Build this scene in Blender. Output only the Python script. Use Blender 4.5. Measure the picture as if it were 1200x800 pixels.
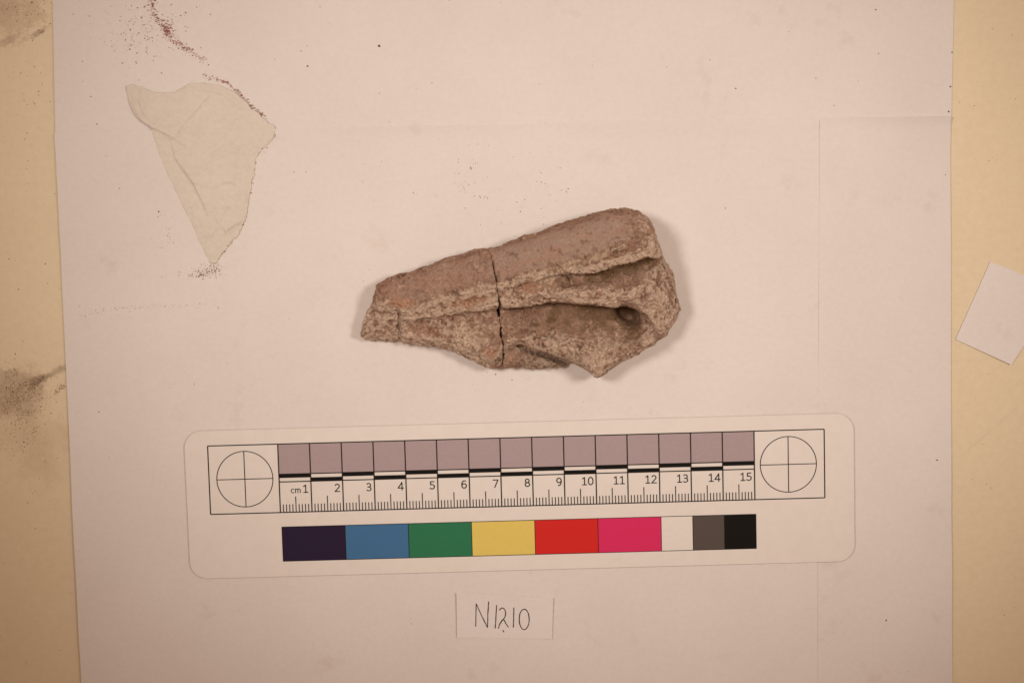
import bpy, bmesh, math, random
import numpy as np
from mathutils import Vector

# ------------------------------------------------------------------ clear
for o in list(bpy.data.objects):
    bpy.data.objects.remove(o, do_unlink=True)
scene = bpy.context.scene
COL = scene.collection
R = math.radians

# ------------------------------------------------------------------ camera
FPX = 1700.0                      # focal length in photo pixels (1200 px wide)
TILT = -4.6                       # degrees, leaning towards the top of the picture
DIST = FPX / 3730.0               # metres along the axis to the table
cam_d = bpy.data.cameras.new("camera")
cam_d.sensor_width = 36.0
cam_d.lens = FPX / 1200.0 * 36.0
cam_d.clip_start = 0.01
cam_d.clip_end = 50.0
cam = bpy.data.objects.new("camera", cam_d)
COL.objects.link(cam)
a_ = R(TILT)
CAM = np.array([0.0, -DIST * math.sin(a_), DIST * math.cos(a_)])
cam.location = CAM.tolist()
cam.rotation_euler = (a_, 0, 0)
scene.camera = cam

# ------------------------------------------------------------------ world and lamps
world = bpy.data.worlds.new("World")
scene.world = world
world.use_nodes = True
bg = world.node_tree.nodes["Background"]
bg.inputs[0].default_value = (1.0, 0.60, 0.40, 1)
bg.inputs[1].default_value = 0.295

def desk_lamp(name, loc, target, radius, watt, cone, color):
    """a shaded lamp to one side: soft-edged cone aimed at the paper"""
    l = bpy.data.lights.new(name, 'SPOT')
    l.shadow_soft_size = radius
    l.energy = watt
    l.color = color
    l.spot_size = cone
    l.spot_blend = 1.0
    o = bpy.data.objects.new(name, l)
    COL.objects.link(o)
    o.location = loc
    o.rotation_euler = (Vector(target) - Vector(loc)).to_track_quat('-Z', 'Y').to_euler()
    return o

desk_lamp("lamp_left", (-0.27, 0.121, 0.57), (-0.010, 0.046, 0), 0.066, 6.6, 0.71, (1.0, 0.905, 0.785))
desk_lamp("lamp_right", (0.32, 0.120, 0.56), (0.048, 0.018, 0), 0.066, 6.4, 0.70, (1.0, 0.90, 0.77))

vs = scene.view_settings
vs.view_transform = 'Standard'
vs.look = 'None'
vs.exposure = 0.0
vs.gamma = 1.0
vs.use_curve_mapping = False

# ------------------------------------------------------------------ pixel <-> place
def px2w(u, v, z=0.0):
    """photo pixel -> point on the horizontal plane at height z (metres)"""
    u = np.asarray(u, float); v = np.asarray(v, float)
    dx = (u - 600) / FPX; dy = -(v - 400) / FPX
    Y = math.cos(a_) * dy + math.sin(a_)
    Z = math.sin(a_) * dy - math.cos(a_)
    t = (z - CAM[2]) / Z
    return CAM[0] + t * dx, CAM[1] + t * Y

# ------------------------------------------------------------------ numpy noise
def _hash(i, seed):
    h = np.zeros(i[0].shape, np.uint32) + np.uint32((seed * 374761393) & 0xffffffff)
    for k, c in enumerate(i):
        h ^= (c.astype(np.int64) & 0xffffffff).astype(np.uint32) * np.uint32((668265263, 2246822519, 3266489917)[k])
        h = (h ^ (h >> np.uint32(15))) * np.uint32(2246822519)
    h ^= h >> np.uint32(13)
    h = h * np.uint32(3266489917)
    h ^= h >> np.uint32(16)
    return h.astype(np.float64) / 4294967295.0

def vnoise(pts, scale, seed=0):
    """value noise in -1..1; pts is a list of coordinate arrays (2 or 3)"""
    p = [np.asarray(c, float) / scale for c in pts]
    i0 = [np.floor(c) for c in p]
    f = [c - i for c, i in zip(p, i0)]
    f = [c * c * c * (c * (c * 6 - 15) + 10) for c in f]
    n = len(p)
    out = 0
    for m in range(1 << n):
        w = 1.0; idx = []
        for k in range(n):
            b = (m >> k) & 1
            idx.append((i0[k] + b).astype(np.int64))
            w = w * (f[k] if b else 1 - f[k])
        out = out + w * _hash(idx, seed)
    return out * 2 - 1

def fbm(pts, scale, octs=3, seed=0, gain=0.5):
    o = 0; a = 1.0; t = 0
    for k in range(octs):
        o = o + a * vnoise(pts, scale / (2 ** k), seed + k * 17)
        t += a; a *= gain
    return o / t

def sstep(a, b, x):
    t = np.clip((x - a) / (b - a), 0, 1)
    return t * t * (3 - 2 * t)

def interp(pts, u, k=1):
    return np.interp(u, [p[0] for p in pts], [p[k] for p in pts])

def seg_dist(u, v, pl):
    """distance from (u,v) to an open polyline"""
    best = np.full(np.broadcast(u, v).shape, 1e9)
    for (x0, y0), (x1, y1) in zip(pl[:-1], pl[1:]):
        dx, dy = x1 - x0, y1 - y0
        t = np.clip(((u - x0) * dx + (v - y0) * dy) / (dx * dx + dy * dy + 1e-9), 0, 1)
        best = np.minimum(best, np.hypot(u - x0 - t * dx, v - y0 - t * dy))
    return best

def poly_sdf(u, v, pl):
    d = seg_dist(u, v, pl + [pl[0]])
    inside = np.zeros(d.shape, bool)
    for (x0, y0), (x1, y1) in zip(pl, pl[1:] + [pl[0]]):
        if y0 == y1:
            continue
        c = ((y0 > v) != (y1 > v)) & (u < (x1 - x0) * (v - y0) / (y1 - y0) + x0)
        inside ^= c
    return np.where(inside, -d, d)

# ------------------------------------------------------------------ materials
def srgb(r, g, b):
    f = lambda c: (c / 255 / 12.92) if c / 255 <= 0.04045 else ((c / 255 + 0.055) / 1.055) ** 2.4
    return (f(r), f(g), f(b), 1)

class NT:
    def __init__(self, name):
        self.m = bpy.data.materials.new(name)
        self.m.use_nodes = True
        self.t = self.m.node_tree
        self.b = self.t.nodes["Principled BSDF"]
        self.out = self.t.nodes["Material Output"]
    def n(self, typ, **kw):
        nd = self.t.nodes.new(typ)
        for k, v in kw.items():
            setattr(nd, k, v)
        return nd
    def l(self, a, b):
        self.t.links.new(a, b)
    def coords(self):
        g = self.n('ShaderNodeNewGeometry')
        return g.outputs['Position']
    def noise(self, vec, scale, detail=4, rough=0.55):
        n = self.n('ShaderNodeTexNoise')
        n.inputs['Scale'].default_value = scale
        n.inputs['Detail'].default_value = detail
        n.inputs['Roughness'].default_value = rough
        self.l(vec, n.inputs['Vector'])
        return n.outputs['Fac']
    def ramp(self, fac, stops):
        r = self.n('ShaderNodeValToRGB')
        e = r.color_ramp.elements
        while len(e) < len(stops):
            e.new(0.5)
        for k, (p, c) in enumerate(stops):
            e[k].position = p
            e[k].color = c if len(c) == 4 else (*c, 1)
        self.l(fac, r.inputs[0])
        return r.outputs[0]
    def mix(self, fac, a, b, mode='MIX'):
        m = self.n('ShaderNodeMix', data_type='RGBA', blend_type=mode)
        for sock, val in ((m.inputs[0], fac), (m.inputs[6], a), (m.inputs[7], b)):
            if isinstance(val, (int, float)):
                sock.default_value = val
            elif isinstance(val, tuple):
                sock.default_value = val if len(val) == 4 else (*val, 1)
            else:
                self.l(val, sock)
        return m.outputs[2]
    def bump(self, h, strength, dist, prev=None):
        b = self.n('ShaderNodeBump')
        b.inputs['Strength'].default_value = strength
        b.inputs['Distance'].default_value = dist
        self.l(h, b.inputs['Height'])
        if prev is not None:
            self.l(prev, b.inputs['Normal'])
        return b.outputs['Normal']

MATS = {}
def flat(name, col, rough=0.5, spec=0.3, var=0.06, scale=900):
    """printed / plain material: one colour with fine ink or fibre mottling"""
    k = NT(name)
    p = k.coords()
    f = k.noise(p, scale, 3)
    lo = tuple(c * (1 - var) for c in col[:3]); hi = tuple(min(1, c * (1 + var)) for c in col[:3])
    c = k.ramp(f, [(0.3, lo), (0.7, hi)])
    k.l(c, k.b.inputs['Base Color'])
    k.b.inputs['Roughness'].default_value = rough
    k.b.inputs['Specular IOR Level'].default_value = spec
    MATS[name] = k.m
    return k.m

def paper_mat(name, col, warm=0.02, dirt=0.05):
    k = NT(name)
    p = k.coords()
    a = k.noise(p, 22, 4)
    b = k.noise(p, 700, 4)
    c0 = k.ramp(a, [(0.3, tuple(c * (1 - dirt) for c in col)), (0.7, col)])
    c1 = k.ramp(b, [(0.25, (0.955, 0.945, 0.94)), (0.75, (1, 1, 1))])
    c = k.mix(1.0, c0, c1, 'MULTIPLY')
    # faint smudges
    s = k.ramp(k.noise(p, 55, 5, 0.65), [(0.60, (1, 1, 1)), (0.80, (0.87, 0.83, 0.80))])
    c = k.mix(1.0, c, s, 'MULTIPLY')
    k.l(c, k.b.inputs['Base Color'])
    k.b.inputs['Roughness'].default_value = 0.75
    k.b.inputs['Specular IOR Level'].default_value = 0.2
    n = k.bump(b, 0.12, 0.0003)
    n = k.bump(a, 0.25, 0.003, n)
    k.l(n, k.b.inputs['Normal'])
    MATS[name] = k.m
    return k.m

PAPER = paper_mat("white_paper", (0.845, 0.80, 0.795))
PAPER2 = paper_mat("thin_white_paper", (0.843, 0.798, 0.794))
SLIP = paper_mat("slip_paper", (0.86, 0.82, 0.83), dirt=0.03)

def table_mat():
    k = NT("cream_table")
    p = k.coords()
    col = k.ramp(k.noise(p, 9, 4), [(0.3, (0.81, 0.70, 0.51)), (0.7, (0.855, 0.745, 0.555))])
    fine = k.ramp(k.noise(p, 420, 5, 0.7), [(0.3, (0.93, 0.92, 0.90)), (0.7, (1, 1, 1))])
    col = k.mix(1.0, col, fine, 'MULTIPLY')
    # dirty worn patches: ellipses broken up by noise
    sep = k.n('ShaderNodeSeparateXYZ'); k.l(p, sep.inputs[0])
    def M(op, a, b=None, c=None):
        n = k.n('ShaderNodeMath', operation=op)
        for i, x in enumerate((a, b, c)):
            if x is None: continue
            if isinstance(x, (int, float)): n.inputs[i].default_value = x
            else: k.l(x, n.inputs[i])
        return n.outputs[0]
    nb = k.noise(p, 60, 6, 0.7)
    nf = k.noise(p, 1100, 4, 0.75)
    for (u, v, ru, rv, ang, amt, cc) in [
            (16, 462, 66, 36, -8, 0.62, (0.27, 0.16, 0.10)),
            (54, 441, 36, 6, -24, 0.85, (0.20, 0.12, 0.075)),
            (30, 505, 66, 70, 0, 0.35, (0.40, 0.25, 0.15)),
            (22, 6, 66, 34, -10, 0.6, (0.36, 0.21, 0.13)),
            (46, 38, 26, 4, -28, 0.65, (0.24, 0.14, 0.09)),
            (8, 48, 28, 4, -28, 0.45, (0.28, 0.17, 0.11)),
            (1160, 505, 42, 2.0, -42, 0.12, (0.32, 0.22, 0.12))]:
        x, y = [float(q) for q in px2w(u, v)]
        s = 1 / 3700.0
        ca, sa = math.cos(R(-ang)), math.sin(R(-ang))
        X = M('SUBTRACT', sep.outputs[0], x); Y = M('SUBTRACT', sep.outputs[1], y)
        A = M('DIVIDE', M('ADD', M('MULTIPLY', X, ca), M('MULTIPLY', Y, sa)), ru * s)
        B = M('DIVIDE', M('SUBTRACT', M('MULTIPLY', Y, ca), M('MULTIPLY', X, sa)), rv * s)
        d = M('SQRT', M('ADD', M('MULTIPLY', A, A), M('MULTIPLY', B, B)))
        d = M('ADD', d, M('MULTIPLY', M('SUBTRACT', nb, 0.5), 3.6))
        d = M('ADD', d, M('MULTIPLY', M('SUBTRACT', nf, 0.5), 2.4))
        mr = k.n('ShaderNodeMapRange', interpolation_type='SMOOTHSTEP')
        k.l(d, mr.inputs[0])
        mr.inputs[1].default_value = 0.2; mr.inputs[2].default_value = 1.15
        mr.inputs[3].default_value = amt; mr.inputs[4].default_value = 0.0
        gr = k.n('ShaderNodeMapRange', interpolation_type='SMOOTHSTEP')
        k.l(nf, gr.inputs[0]); gr.inputs[1].default_value = 0.40; gr.inputs[2].default_value = 0.60
        gr.inputs[3].default_value = 0.45; gr.inputs[4].default_value = 1.0
        col = k.mix(M('MULTIPLY', mr.outputs[0], gr.outputs[0]), col, cc)
    k.l(col, k.b.inputs['Base Color'])
    k.b.inputs['Roughness'].default_value = 0.5
    k.b.inputs['Specular IOR Level'].default_value = 0.25
    k.l(k.bump(k.noise(p, 500, 4), 0.1, 0.0004), k.b.inputs['Normal'])
    MATS["cream_table"] = k.m
    return k.m
TABLE = table_mat()

# ------------------------------------------------------------------ object helpers
def mesh_obj(name, verts, faces, mat, parent=None, smooth=False):
    me = bpy.data.meshes.new(name)
    me.from_pydata(verts, [], faces)
    me.materials.append(mat)
    me.update()
    if smooth:
        me.polygons.foreach_set('use_smooth', np.ones(len(me.polygons), bool))
    o = bpy.data.objects.new(name, me)
    COL.objects.link(o)
    if parent is not None:
        o.parent = parent
    return o

def tag(o, label, cat=None, group=None, kind=None):
    o['label'] = label
    if cat: o['category'] = cat
    if group: o['group'] = group
    if kind: o['kind'] = kind
    return o

def paper_wave(x, y):
    """gentle unevenness shared by everything that lies in the stack (metres)"""
    q = np.hypot(np.maximum(np.abs(x) - 0.115, 0), np.maximum(np.abs(y + 0.025) - 0.065, 0))
    far = 0.35 + 0.65 * sstep(0.0, 0.03, q)          # kept flat by what lies on it
    return 0.00060 * far * fbm([x, y], 0.06, 2, 5) + 0.00004 * fbm([x, y], 0.02, 2, 9)

# ------------------------------------------------------------------ setting: table top
tb = mesh_obj("table_top", [(-0.6, -0.5, -0.025), (0.6, -0.5, -0.025), (0.6, 0.5, -0.025), (-0.6, 0.5, -0.025),
                            (-0.6, -0.5, 0), (0.6, -0.5, 0), (0.6, 0.5, 0), (-0.6, 0.5, 0)],
              [(4, 5, 6, 7), (0, 3, 2, 1), (0, 1, 5, 4), (1, 2, 6, 5), (2, 3, 7, 6), (3, 0, 4, 7)], TABLE)
tag(tb, "cream laminate table top with brown dirt smears", kind='structure')

# ------------------------------------------------------------------ paper sheets
def sheet(name, corners, z, th, mat, nx=150, ny=110, wob=1.0, lift=None, wave=True, seed=3):
    """corners in photo px: TL TR BR BL.  Solid thin sheet following the table."""
    c = np.array(corners, float)
    S, T = np.meshgrid(np.linspace(0, 1, nx), np.linspace(0, 1, ny))
    U = (1-S)*(1-T)*c[0][0] + S*(1-T)*c[1][0] + S*T*c[2][0] + (1-S)*T*c[3][0]
    V = (1-S)*(1-T)*c[0][1] + S*(1-T)*c[1][1] + S*T*c[2][1] + (1-S)*T*c[3][1]
    U0, V0 = U.copy(), V.copy()
    U = U + wob * fbm([V0, U0 * 0 + c[0][0]], 120, 3, seed) * np.maximum(0, np.abs(S - 0.5) * 2 - 0.6) * 2.5
    V = V + wob * fbm([U0, V0 * 0 + c[0][1]], 150, 3, seed + 4) * np.maximum(0, np.abs(T - 0.5) * 2 - 0.6) * 2.5
    X, Y = px2w(U, V)
    Z = np.full(X.shape, z)
    if wave: Z = Z + 0.00062 + paper_wave(X, Y)
    if lift is not None: Z = Z + lift(U, V, S, T)
    n = nx * ny
    vt = np.stack([X, Y, Z + th], -1).reshape(-1, 3)
    vb = np.stack([X, Y, Z], -1).reshape(-1, 3)
    id_ = np.arange(n).reshape(ny, nx)
    a, b, cc, d = id_[:-1, :-1].ravel(), id_[:-1, 1:].ravel(), id_[1:, 1:].ravel(), id_[1:, :-1].ravel()
    F = [np.stack([d, cc, b, a], 1), np.stack([a, b, cc, d], 1) + n]
    ring = np.concatenate([id_[0, :], id_[1:, -1], id_[-1, -2::-1], id_[-2:0:-1, 0]])
    nxt = np.roll(ring, -1)
    F.append(np.stack([ring, nxt, nxt + n, ring + n], 1))
    F = np.concatenate(F)
    return mesh_obj(name, np.concatenate([vt, vb]).tolist(), F.tolist(), mat, smooth=False)

def shade(o):
    me = o.data
    me.polygons.foreach_set('use_smooth', np.ones(len(me.polygons), bool))
    me.set_sharp_from_angle(angle=R(35))

pa = sheet("paper_sheet", [(62, -60), (1119, -60), (1112, 235), (67, 206)], 0.00004, 0.00010, PAPER, seed=3)
tag(pa, "white paper sheet tucked under the other two sheets, above the torn tissue", "paper sheet", "white paper sheets")
pc = sheet("paper_sheet", [(640, 143), (1112.5, 137), (1115.5, 860), (640, 860)], 0.00018, 0.00010, PAPER2, seed=11,
           lift=lambda U, V, S, T: 0.0015 * np.exp(-np.maximum(V - 137, 0) / 7) * (0.3 + 0.7 * sstep(880, 1110, U)))
tag(pc, "white paper sheet sticking out past the scale card towards the blank white slip", "paper sheet", "white paper sheets")
pb = sheet("paper_sheet", [(65.5, 156), (959, 140), (956.5, 860), (99, 860)], 0.00032, 0.00010, PAPER, seed=23, nx=190,
           lift=lambda U, V, S, T: 0.00022 * np.exp(-((U - 958) / 10) ** 2) * (0.7 + 0.6 * fbm([V, U * 0], 90, 2, 78)) + 0.0010 * np.exp(-np.maximum(V - 148, 0) / 7) * (0.6 + 0.4 * fbm([U, V * 0], 120, 2, 77)))
tag(pb, "white paper sheet directly under the broken stone and the handwritten slip", "paper sheet", "white paper sheets")
for o in (pa, pc, pb): shade(o)
ZTOP = 0.00032 + 0.00010 + 0.00062     # mean level of the paper top

# ------------------------------------------------------------------ scale card
CARD = flat("card_white", (0.83, 0.787, 0.768), 0.4, 0.3, 0.02, 300)
INK = flat("black_ink", (0.008, 0.007, 0.007), 0.5, 0.12)
LINE = flat("line_ink", (0.02, 0.014, 0.013), 0.5, 0.12)
GREYP = flat("grey_patch_ink", (0.43, 0.345, 0.375), 0.45, 0.2, 0.03)
PATCH = [("violet", (0.026, 0.015, 0.046)), ("blue", (0.062, 0.182, 0.385)), ("green", (0.033, 0.205, 0.105)),
         ("yellow", (0.80, 0.63, 0.165)), ("red", (0.68, 0.028, 0.025)), ("magenta", (0.72, 0.034, 0.145)),
         ("white", (0.83, 0.79, 0.765)), ("grey", (0.105, 0.086, 0.082)), ("black", (0.008, 0.007, 0.006))]

x0, y0 = px2w(244.8, 521.2); x1, y1 = px2w(964.2, 501.6)
card_ang = math.atan2(y1 - y0, x1 - x0)
CS = math.hypot(x1 - x0, y1 - y0) / 19.42 / 0.01      # world cm per printed cm (about 1)
card = bpy.data.objects.new("scale_card", None)
COL.objects.link(card)
card.empty_display_size = 0.02
card.location = (float(x0), float(y0), ZTOP + 0.00026)
card.rotation_euler = (0, 0, card_ang)
tag(card, "long white photo scale card with centimetre ruler and row of colour patches", "scale card")
U_ = 0.01 * CS
CTH = 0.00065
def cpt(x, y, z): return (x * U_, -y * U_, z)     # card cm (y down) -> local metres

def rounded(xa, ya, xb, yb, r, n=10):
    pts = []
    for cx, cy, s in ((xb - r, ya + r, -90), (xb - r, yb - r, 0), (xa + r, yb - r, 90), (xa + r, ya + r, 180)):
        for k in range(n + 1):
            t = R(s + 90 * k / n)
            pts.append((cx + r * math.cos(t), cy + r * math.sin(t)))
    return pts
def slab(name, loops, mat, parent):
    """stack of equal-length loops [(pts, z)] closed top and bottom"""
    V = []; F = []
    n = len(loops[0][0])
    for pts, z in loops:
        V += [cpt(x, y, z) for x, y in pts]
    for k in range(len(loops) - 1):
        for i in range(n):
            j = (i + 1) % n
            F.append((k * n + j, k * n + i, (k + 1) * n + i, (k + 1) * n + j))
    F.append(tuple(range(n)))
    F.append(tuple(reversed([(len(loops) - 1) * n + i for i in range(n)])))
    return mesh_obj(name, V, F, mat, parent)
LAM = flat("laminate_edge", (0.66, 0.60, 0.54), 0.15, 0.6, 0.02)
slab("laminate_pouch", [(rounded(-0.74, -0.49, 20.36, 4.25, 0.56), 0.0),
                        (rounded(-0.74, -0.49, 20.36, 4.25, 0.56), 0.00040),
                        (rounded(-0.733, -0.483, 20.353, 4.243, 0.557), 0.00056)], LAM, card)
slab("card_face", [(rounded(-0.728, -0.478, 20.348, 4.238, 0.55), 0.0003),
                   (rounded(-0.728, -0.478, 20.348, 4.238, 0.55), CTH - 0.00003),
                   (rounded(-0.722, -0.472, 20.342, 4.232, 0.548), CTH)], CARD, card)
Z1 = CTH + 0.00004; Z2 = CTH + 0.00008; Z3 = CTH + 0.00012
def quad(xa, ya, xb, yb, z): return [cpt(xa, yb, z), cpt(xb, yb, z), cpt(xb, ya, z), cpt(xa, ya, z)]
def quads(name, L, mat, parent=card):
    V = []; F = []
    for q in L:
        b = len(V); V += q; F.append((b, b + 1, b + 2, b + 3))
    return mesh_obj(name, V, F, mat, parent)
LW = 0.034
for k in range(15):
    xa = 2.21 + k
    quads("grey_patch", [quad(xa, 0.0, xa + 1, 0.955, Z1)], GREYP)
    ya = 0.965 if k % 2 == 0 else 1.085
    quads("black_bar", [quad(xa, ya, xa + 1.0, ya + 0.115, Z3)], INK)
L = []
def hline(xa, xb, y, z=Z2, w=LW): L.append(quad(xa, y - w / 2, xb, y + w / 2, z))
def vline(x, ya, yb, z=Z2, w=LW): L.append(quad(x - w / 2, ya, x + w / 2, yb, z))
hline(0, 19.42, 0.0); hline(0, 19.42, 2.18); vline(0, 0, 2.18, Z2 + 1e-5); vline(19.42, 0, 2.18, Z2 + 1e-5)
hline(2.21, 17.21, 0.962, Z2 + 2e-5); hline(2.21, 17.21, 1.205, Z2 + 2e-5)
quads("ruler_frame", L, LINE)
L = []
for k in range(16): vline(2.21 + k, 0, 2.18, Z3 + 2e-5)
quads("centimetre_lines", L, LINE)
L = []
for k in range(15):
    for j in range(1, 10):
        vline(2.21 + k + j * 0.1, 2.18 - (0.50 if j == 5 else 0.255), 2.18, Z3, 0.026)
quads("millimetre_ticks", L, LINE)
for cx in (1.13, 18.28):
    V = []; F = []; n = 96
    for i in range(n):
        t = 2 * math.pi * i / n
        for r in (0.872, 0.898):
            V.append(cpt(cx + r * math.cos(t), 1.085 + r * math.sin(t), Z2))
    for i in range(n):
        j = (i + 1) % n
        F.append((2 * i, 2 * i + 1, 2 * j + 1, 2 * j))
    for q in (quad(cx - 0.885, 1.085 - 0.013, cx + 0.885, 1.085 + 0.013, Z2 + 1e-5),
              quad(cx - 0.013, 0.2, cx + 0.013, 1.97, Z2 + 2e-5)):
        b = len(V); V += q; F.append((b, b + 1, b + 2, b + 3))
    mesh_obj("registration_target", V, F, LINE, card)
xa = 2.235
L = []
for name, c in PATCH:
    w = 2.0 if name not in ("white", "grey", "black") else 1.0
    m = flat(name + "_patch_ink", c, 0.5, 0.12, 0.02)
    o = quads("colour_patch", [quad(xa, 2.645, xa + w, 3.745, Z1)], m)
    o['label'] = name + " colour patch"
    vline(xa, 2.645, 3.745, Z2 + 1e-5, 0.02)
    xa += w
vline(xa, 2.645, 3.745, Z2 + 1e-5, 0.02)
hline(2.235, xa, 2.645, Z2, 0.02); hline(2.235, xa, 3.745, Z2, 0.02)
quads("patch_outline", L, LINE)

# numerals drawn as pen-width strokes (x 0..0.5, y 0 at the baseline .. 0.64 at the top)
def arc(cx, cy, rx, ry, a0, a1, n=14):
    return [(cx + rx * math.cos(R(a0 + (a1 - a0) * k / n)), cy + ry * math.sin(R(a0 + (a1 - a0) * k / n))) for k in range(n + 1)]
GLY = {
    '0': [arc(0.25, 0.32, 0.19, 0.31, 0, 360, 28)],
    '1': [[(0.08, 0.52), (0.25, 0.63), (0.25, 0.0)], [(0.08, 0.02), (0.42, 0.02)]],
    '2': [arc(0.24, 0.46, 0.17, 0.17, 155, -35) + [(0.07, 0.04), (0.07, 0.02), (0.44, 0.02)]],
    '3': [arc(0.22, 0.475, 0.16, 0.15, 140, -80) + [(0.15, 0.335)], [(0.2, 0.335)] + arc(0.22, 0.175, 0.19, 0.16, 80, -140)],
    '4': [[(0.36, 0.0), (0.36, 0.63), (0.04, 0.17), (0.47, 0.17)]],
    '5': [[(0.40, 0.62), (0.12, 0.62), (0.11, 0.36)] + arc(0.22, 0.20, 0.20, 0.18, 110, -145)],
    '6': [[(0.40, 0.60)] + arc(0.27, 0.32, 0.20, 0.30, 80, 180) + arc(0.26, 0.20, 0.18, 0.185, 180, 540, 24)],
    '7': [[(0.05, 0.62), (0.44, 0.62), (0.17, 0.0)]],
    '8': [arc(0.25, 0.48, 0.15, 0.145, 0, 360, 24), arc(0.25, 0.17, 0.18, 0.16, 0, 360, 24)],
    '9': [arc(0.25, 0.44, 0.18, 0.185, 0, 360, 24), [(0.43, 0.44)] + arc(0.23, 0.32, 0.20, 0.30, 0, -105)],
    'c': [arc(0.24, 0.22, 0.18, 0.21, 50, 310, 18)],
    'm': [[(0.06, 0.0), (0.06, 0.43)], [(0.06, 0.28)] + arc(0.19, 0.30, 0.12, 0.12, 180, 0) + [(0.31, 0.0)],
          [(0.31, 0.28)] + arc(0.44, 0.30, 0.12, 0.12, 180, 0) + [(0.56, 0.0)]],
}
ADV = {'m': 0.70, 'c': 0.46}
def text_part(name, txt, xr, y, h, right=True, pen=0.030):
    k = h / 0.64
    adv = [ADV.get(c, 0.505) * k for c in txt]
    x = xr - (sum(adv) if right else 0)
    V = []; F = []; zo = 0
    for c, a in zip(txt, adv):
        for st in GLY[c]:
            P = np.array([(x + px * k, y - py * k) for px, py in st])
            d = np.gradient(P, axis=0); d /= np.linalg.norm(d, axis=1)[:, None] + 1e-9
            seg = np.diff(P, axis=0)
            for i in range(len(P) - 1):
                t = seg[i] / (np.linalg.norm(seg[i]) + 1e-9); nn = np.array([-t[1], t[0]]) * pen / 2
                p0 = P[i] - t * pen * 0.35; p1 = P[i + 1] + t * pen * 0.35
                b = len(V); zo += 1
                V += [cpt(*(q), Z3 + 2e-7 * zo) for q in (p0 + nn, p1 + nn, p1 - nn, p0 - nn)]
                F.append((b, b + 1, b + 2, b + 3))
        x += a
    return mesh_obj(name, V, F, INK, card)
for k in range(1, 16):
    text_part("numeral", str(k), 2.21 + k - 0.075, 1.565, 0.245)
text_part("unit_letters", "cm", 2.21 + 0.35, 1.565, 0.19, False, 0.022)

# ------------------------------------------------------------------ slips of paper
ls = sheet("label_slip", [(535.2, 692.3), (647.8, 698.0), (646.6, 746.5), (535.6, 745.0)], ZTOP - 0.00062 + 0.00012, 0.0001, SLIP,
           nx=50, ny=24, wob=0.35, seed=41, lift=lambda U, V, S, T: 0.00045 * (np.abs(S - .5) * 2) ** 3 + 0.0005 * (1 - T) ** 3)
shade(ls)
tag(ls, "small white paper slip with handwritten find number N1210", "label slip")
PEN = flat("pen_ink", (0.05, 0.028, 0.026), 0.6, 0.2, 0.35, 3000)
def slip_z(x, y):
    return ZTOP + 0.00012 + 0.0001 + paper_wave(x, y)
def ribbon(strokes, width, name, mat, parent):
    V = []; F = []
    for si, st in enumerate(strokes):
        P = np.array([(520 + a / 8.571, 680 + b / 8.571) for a, b in st])
        if len(P) > 2:     # smooth the stroke
            t = np.linspace(0, len(P) - 1, 8 * len(P))
            Q = []
            for tt in t:
                i = min(int(tt), len(P) - 2); f = tt - i
                p0, p1, p2, p3 = P[max(i-1, 0)], P[i], P[i+1], P[min(i+2, len(P)-1)]
                Q.append(0.5 * ((2*p1) + (-p0+p2)*f + (2*p0-5*p1+4*p2-p3)*f*f + (-p0+3*p1-3*p2+p3)*f**3))
            P = np.array(Q)
        else:
            f = np.linspace(0, 1, 10)[:, None]
            P = P[0] + f * (P[1] - P[0])
        d = np.gradient(P, axis=0); d /= np.linalg.norm(d, axis=1)[:, None] + 1e-9
        nrm = np.stack([-d[:, 1], d[:, 0]], 1)
        P = P + nrm * (0.16 * fbm([P[:, 0], P[:, 1]], 3.0, 2, si)[:, None])
        w = width * (0.9 + 0.3 * fbm([P[:, 0], P[:, 1]], 4.0, 2, 30 + si))[:, None]
        b = len(V)
        A, B = P + nrm * w / 2, P - nrm * w / 2
        for p, q in zip(A, B):
            for e in (p, q):
                x, y = px2w(*e)
                T = (e[1] - 695) / 50; S = (e[0] - 535.4) / 112
                z = float(slip_z(x, y)) + 0.00045 * (abs(S - .5) * 2) ** 3 + 0.0005 * (1 - T) ** 3 + 0.00006 + 0.000004 * si
                V.append((float(x), float(y), z))
        for i in range(len(P) - 1):
            F.append((b + 2*i, b + 2*i + 1, b + 2*i + 3, b + 2*i + 2))
    o = mesh_obj(name, V, F, mat, parent)
    return o
el = [(808 + 50 * math.sin(t), 375 - 103 * math.cos(t)) for t in np.linspace(-0.1, 2 * math.pi + 0.05, 16)]
ribbon([[(327, 215), (325, 330), (322, 447)], [(327, 215), (385, 345), (441, 458)], [(441, 458), (444, 330), (452, 195)],
        [(531, 230), (526, 330), (518, 466)],
        [(558, 284), (582, 261), (608, 272), (622, 312), (612, 356), (585, 392), (560, 432), (552, 468)],
        [(560, 425), (588, 383), (608, 385), (626, 420), (651, 456)],
        [(594, 484), (606, 505)], [(704, 256), (703, 350), (699, 458)], el],
       1.15, "handwritten_number", PEN, ls)

ws = sheet("blank_slip", [(1160, 306.5), (1243, 340), (1184, 427), (1119.5, 397.5)], 0.0, 0.00025, SLIP, nx=24, ny=24, wob=0.2, wave=False, seed=51,
           lift=lambda U, V, S, T: 0.00012 + 0.0013 * S * T * 0 + 0.0006 * T ** 3 * S)
shade(ws)
tag(ws, "blank white paper slip lying on the bare table beside the paper sheets", "paper slip")

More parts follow.
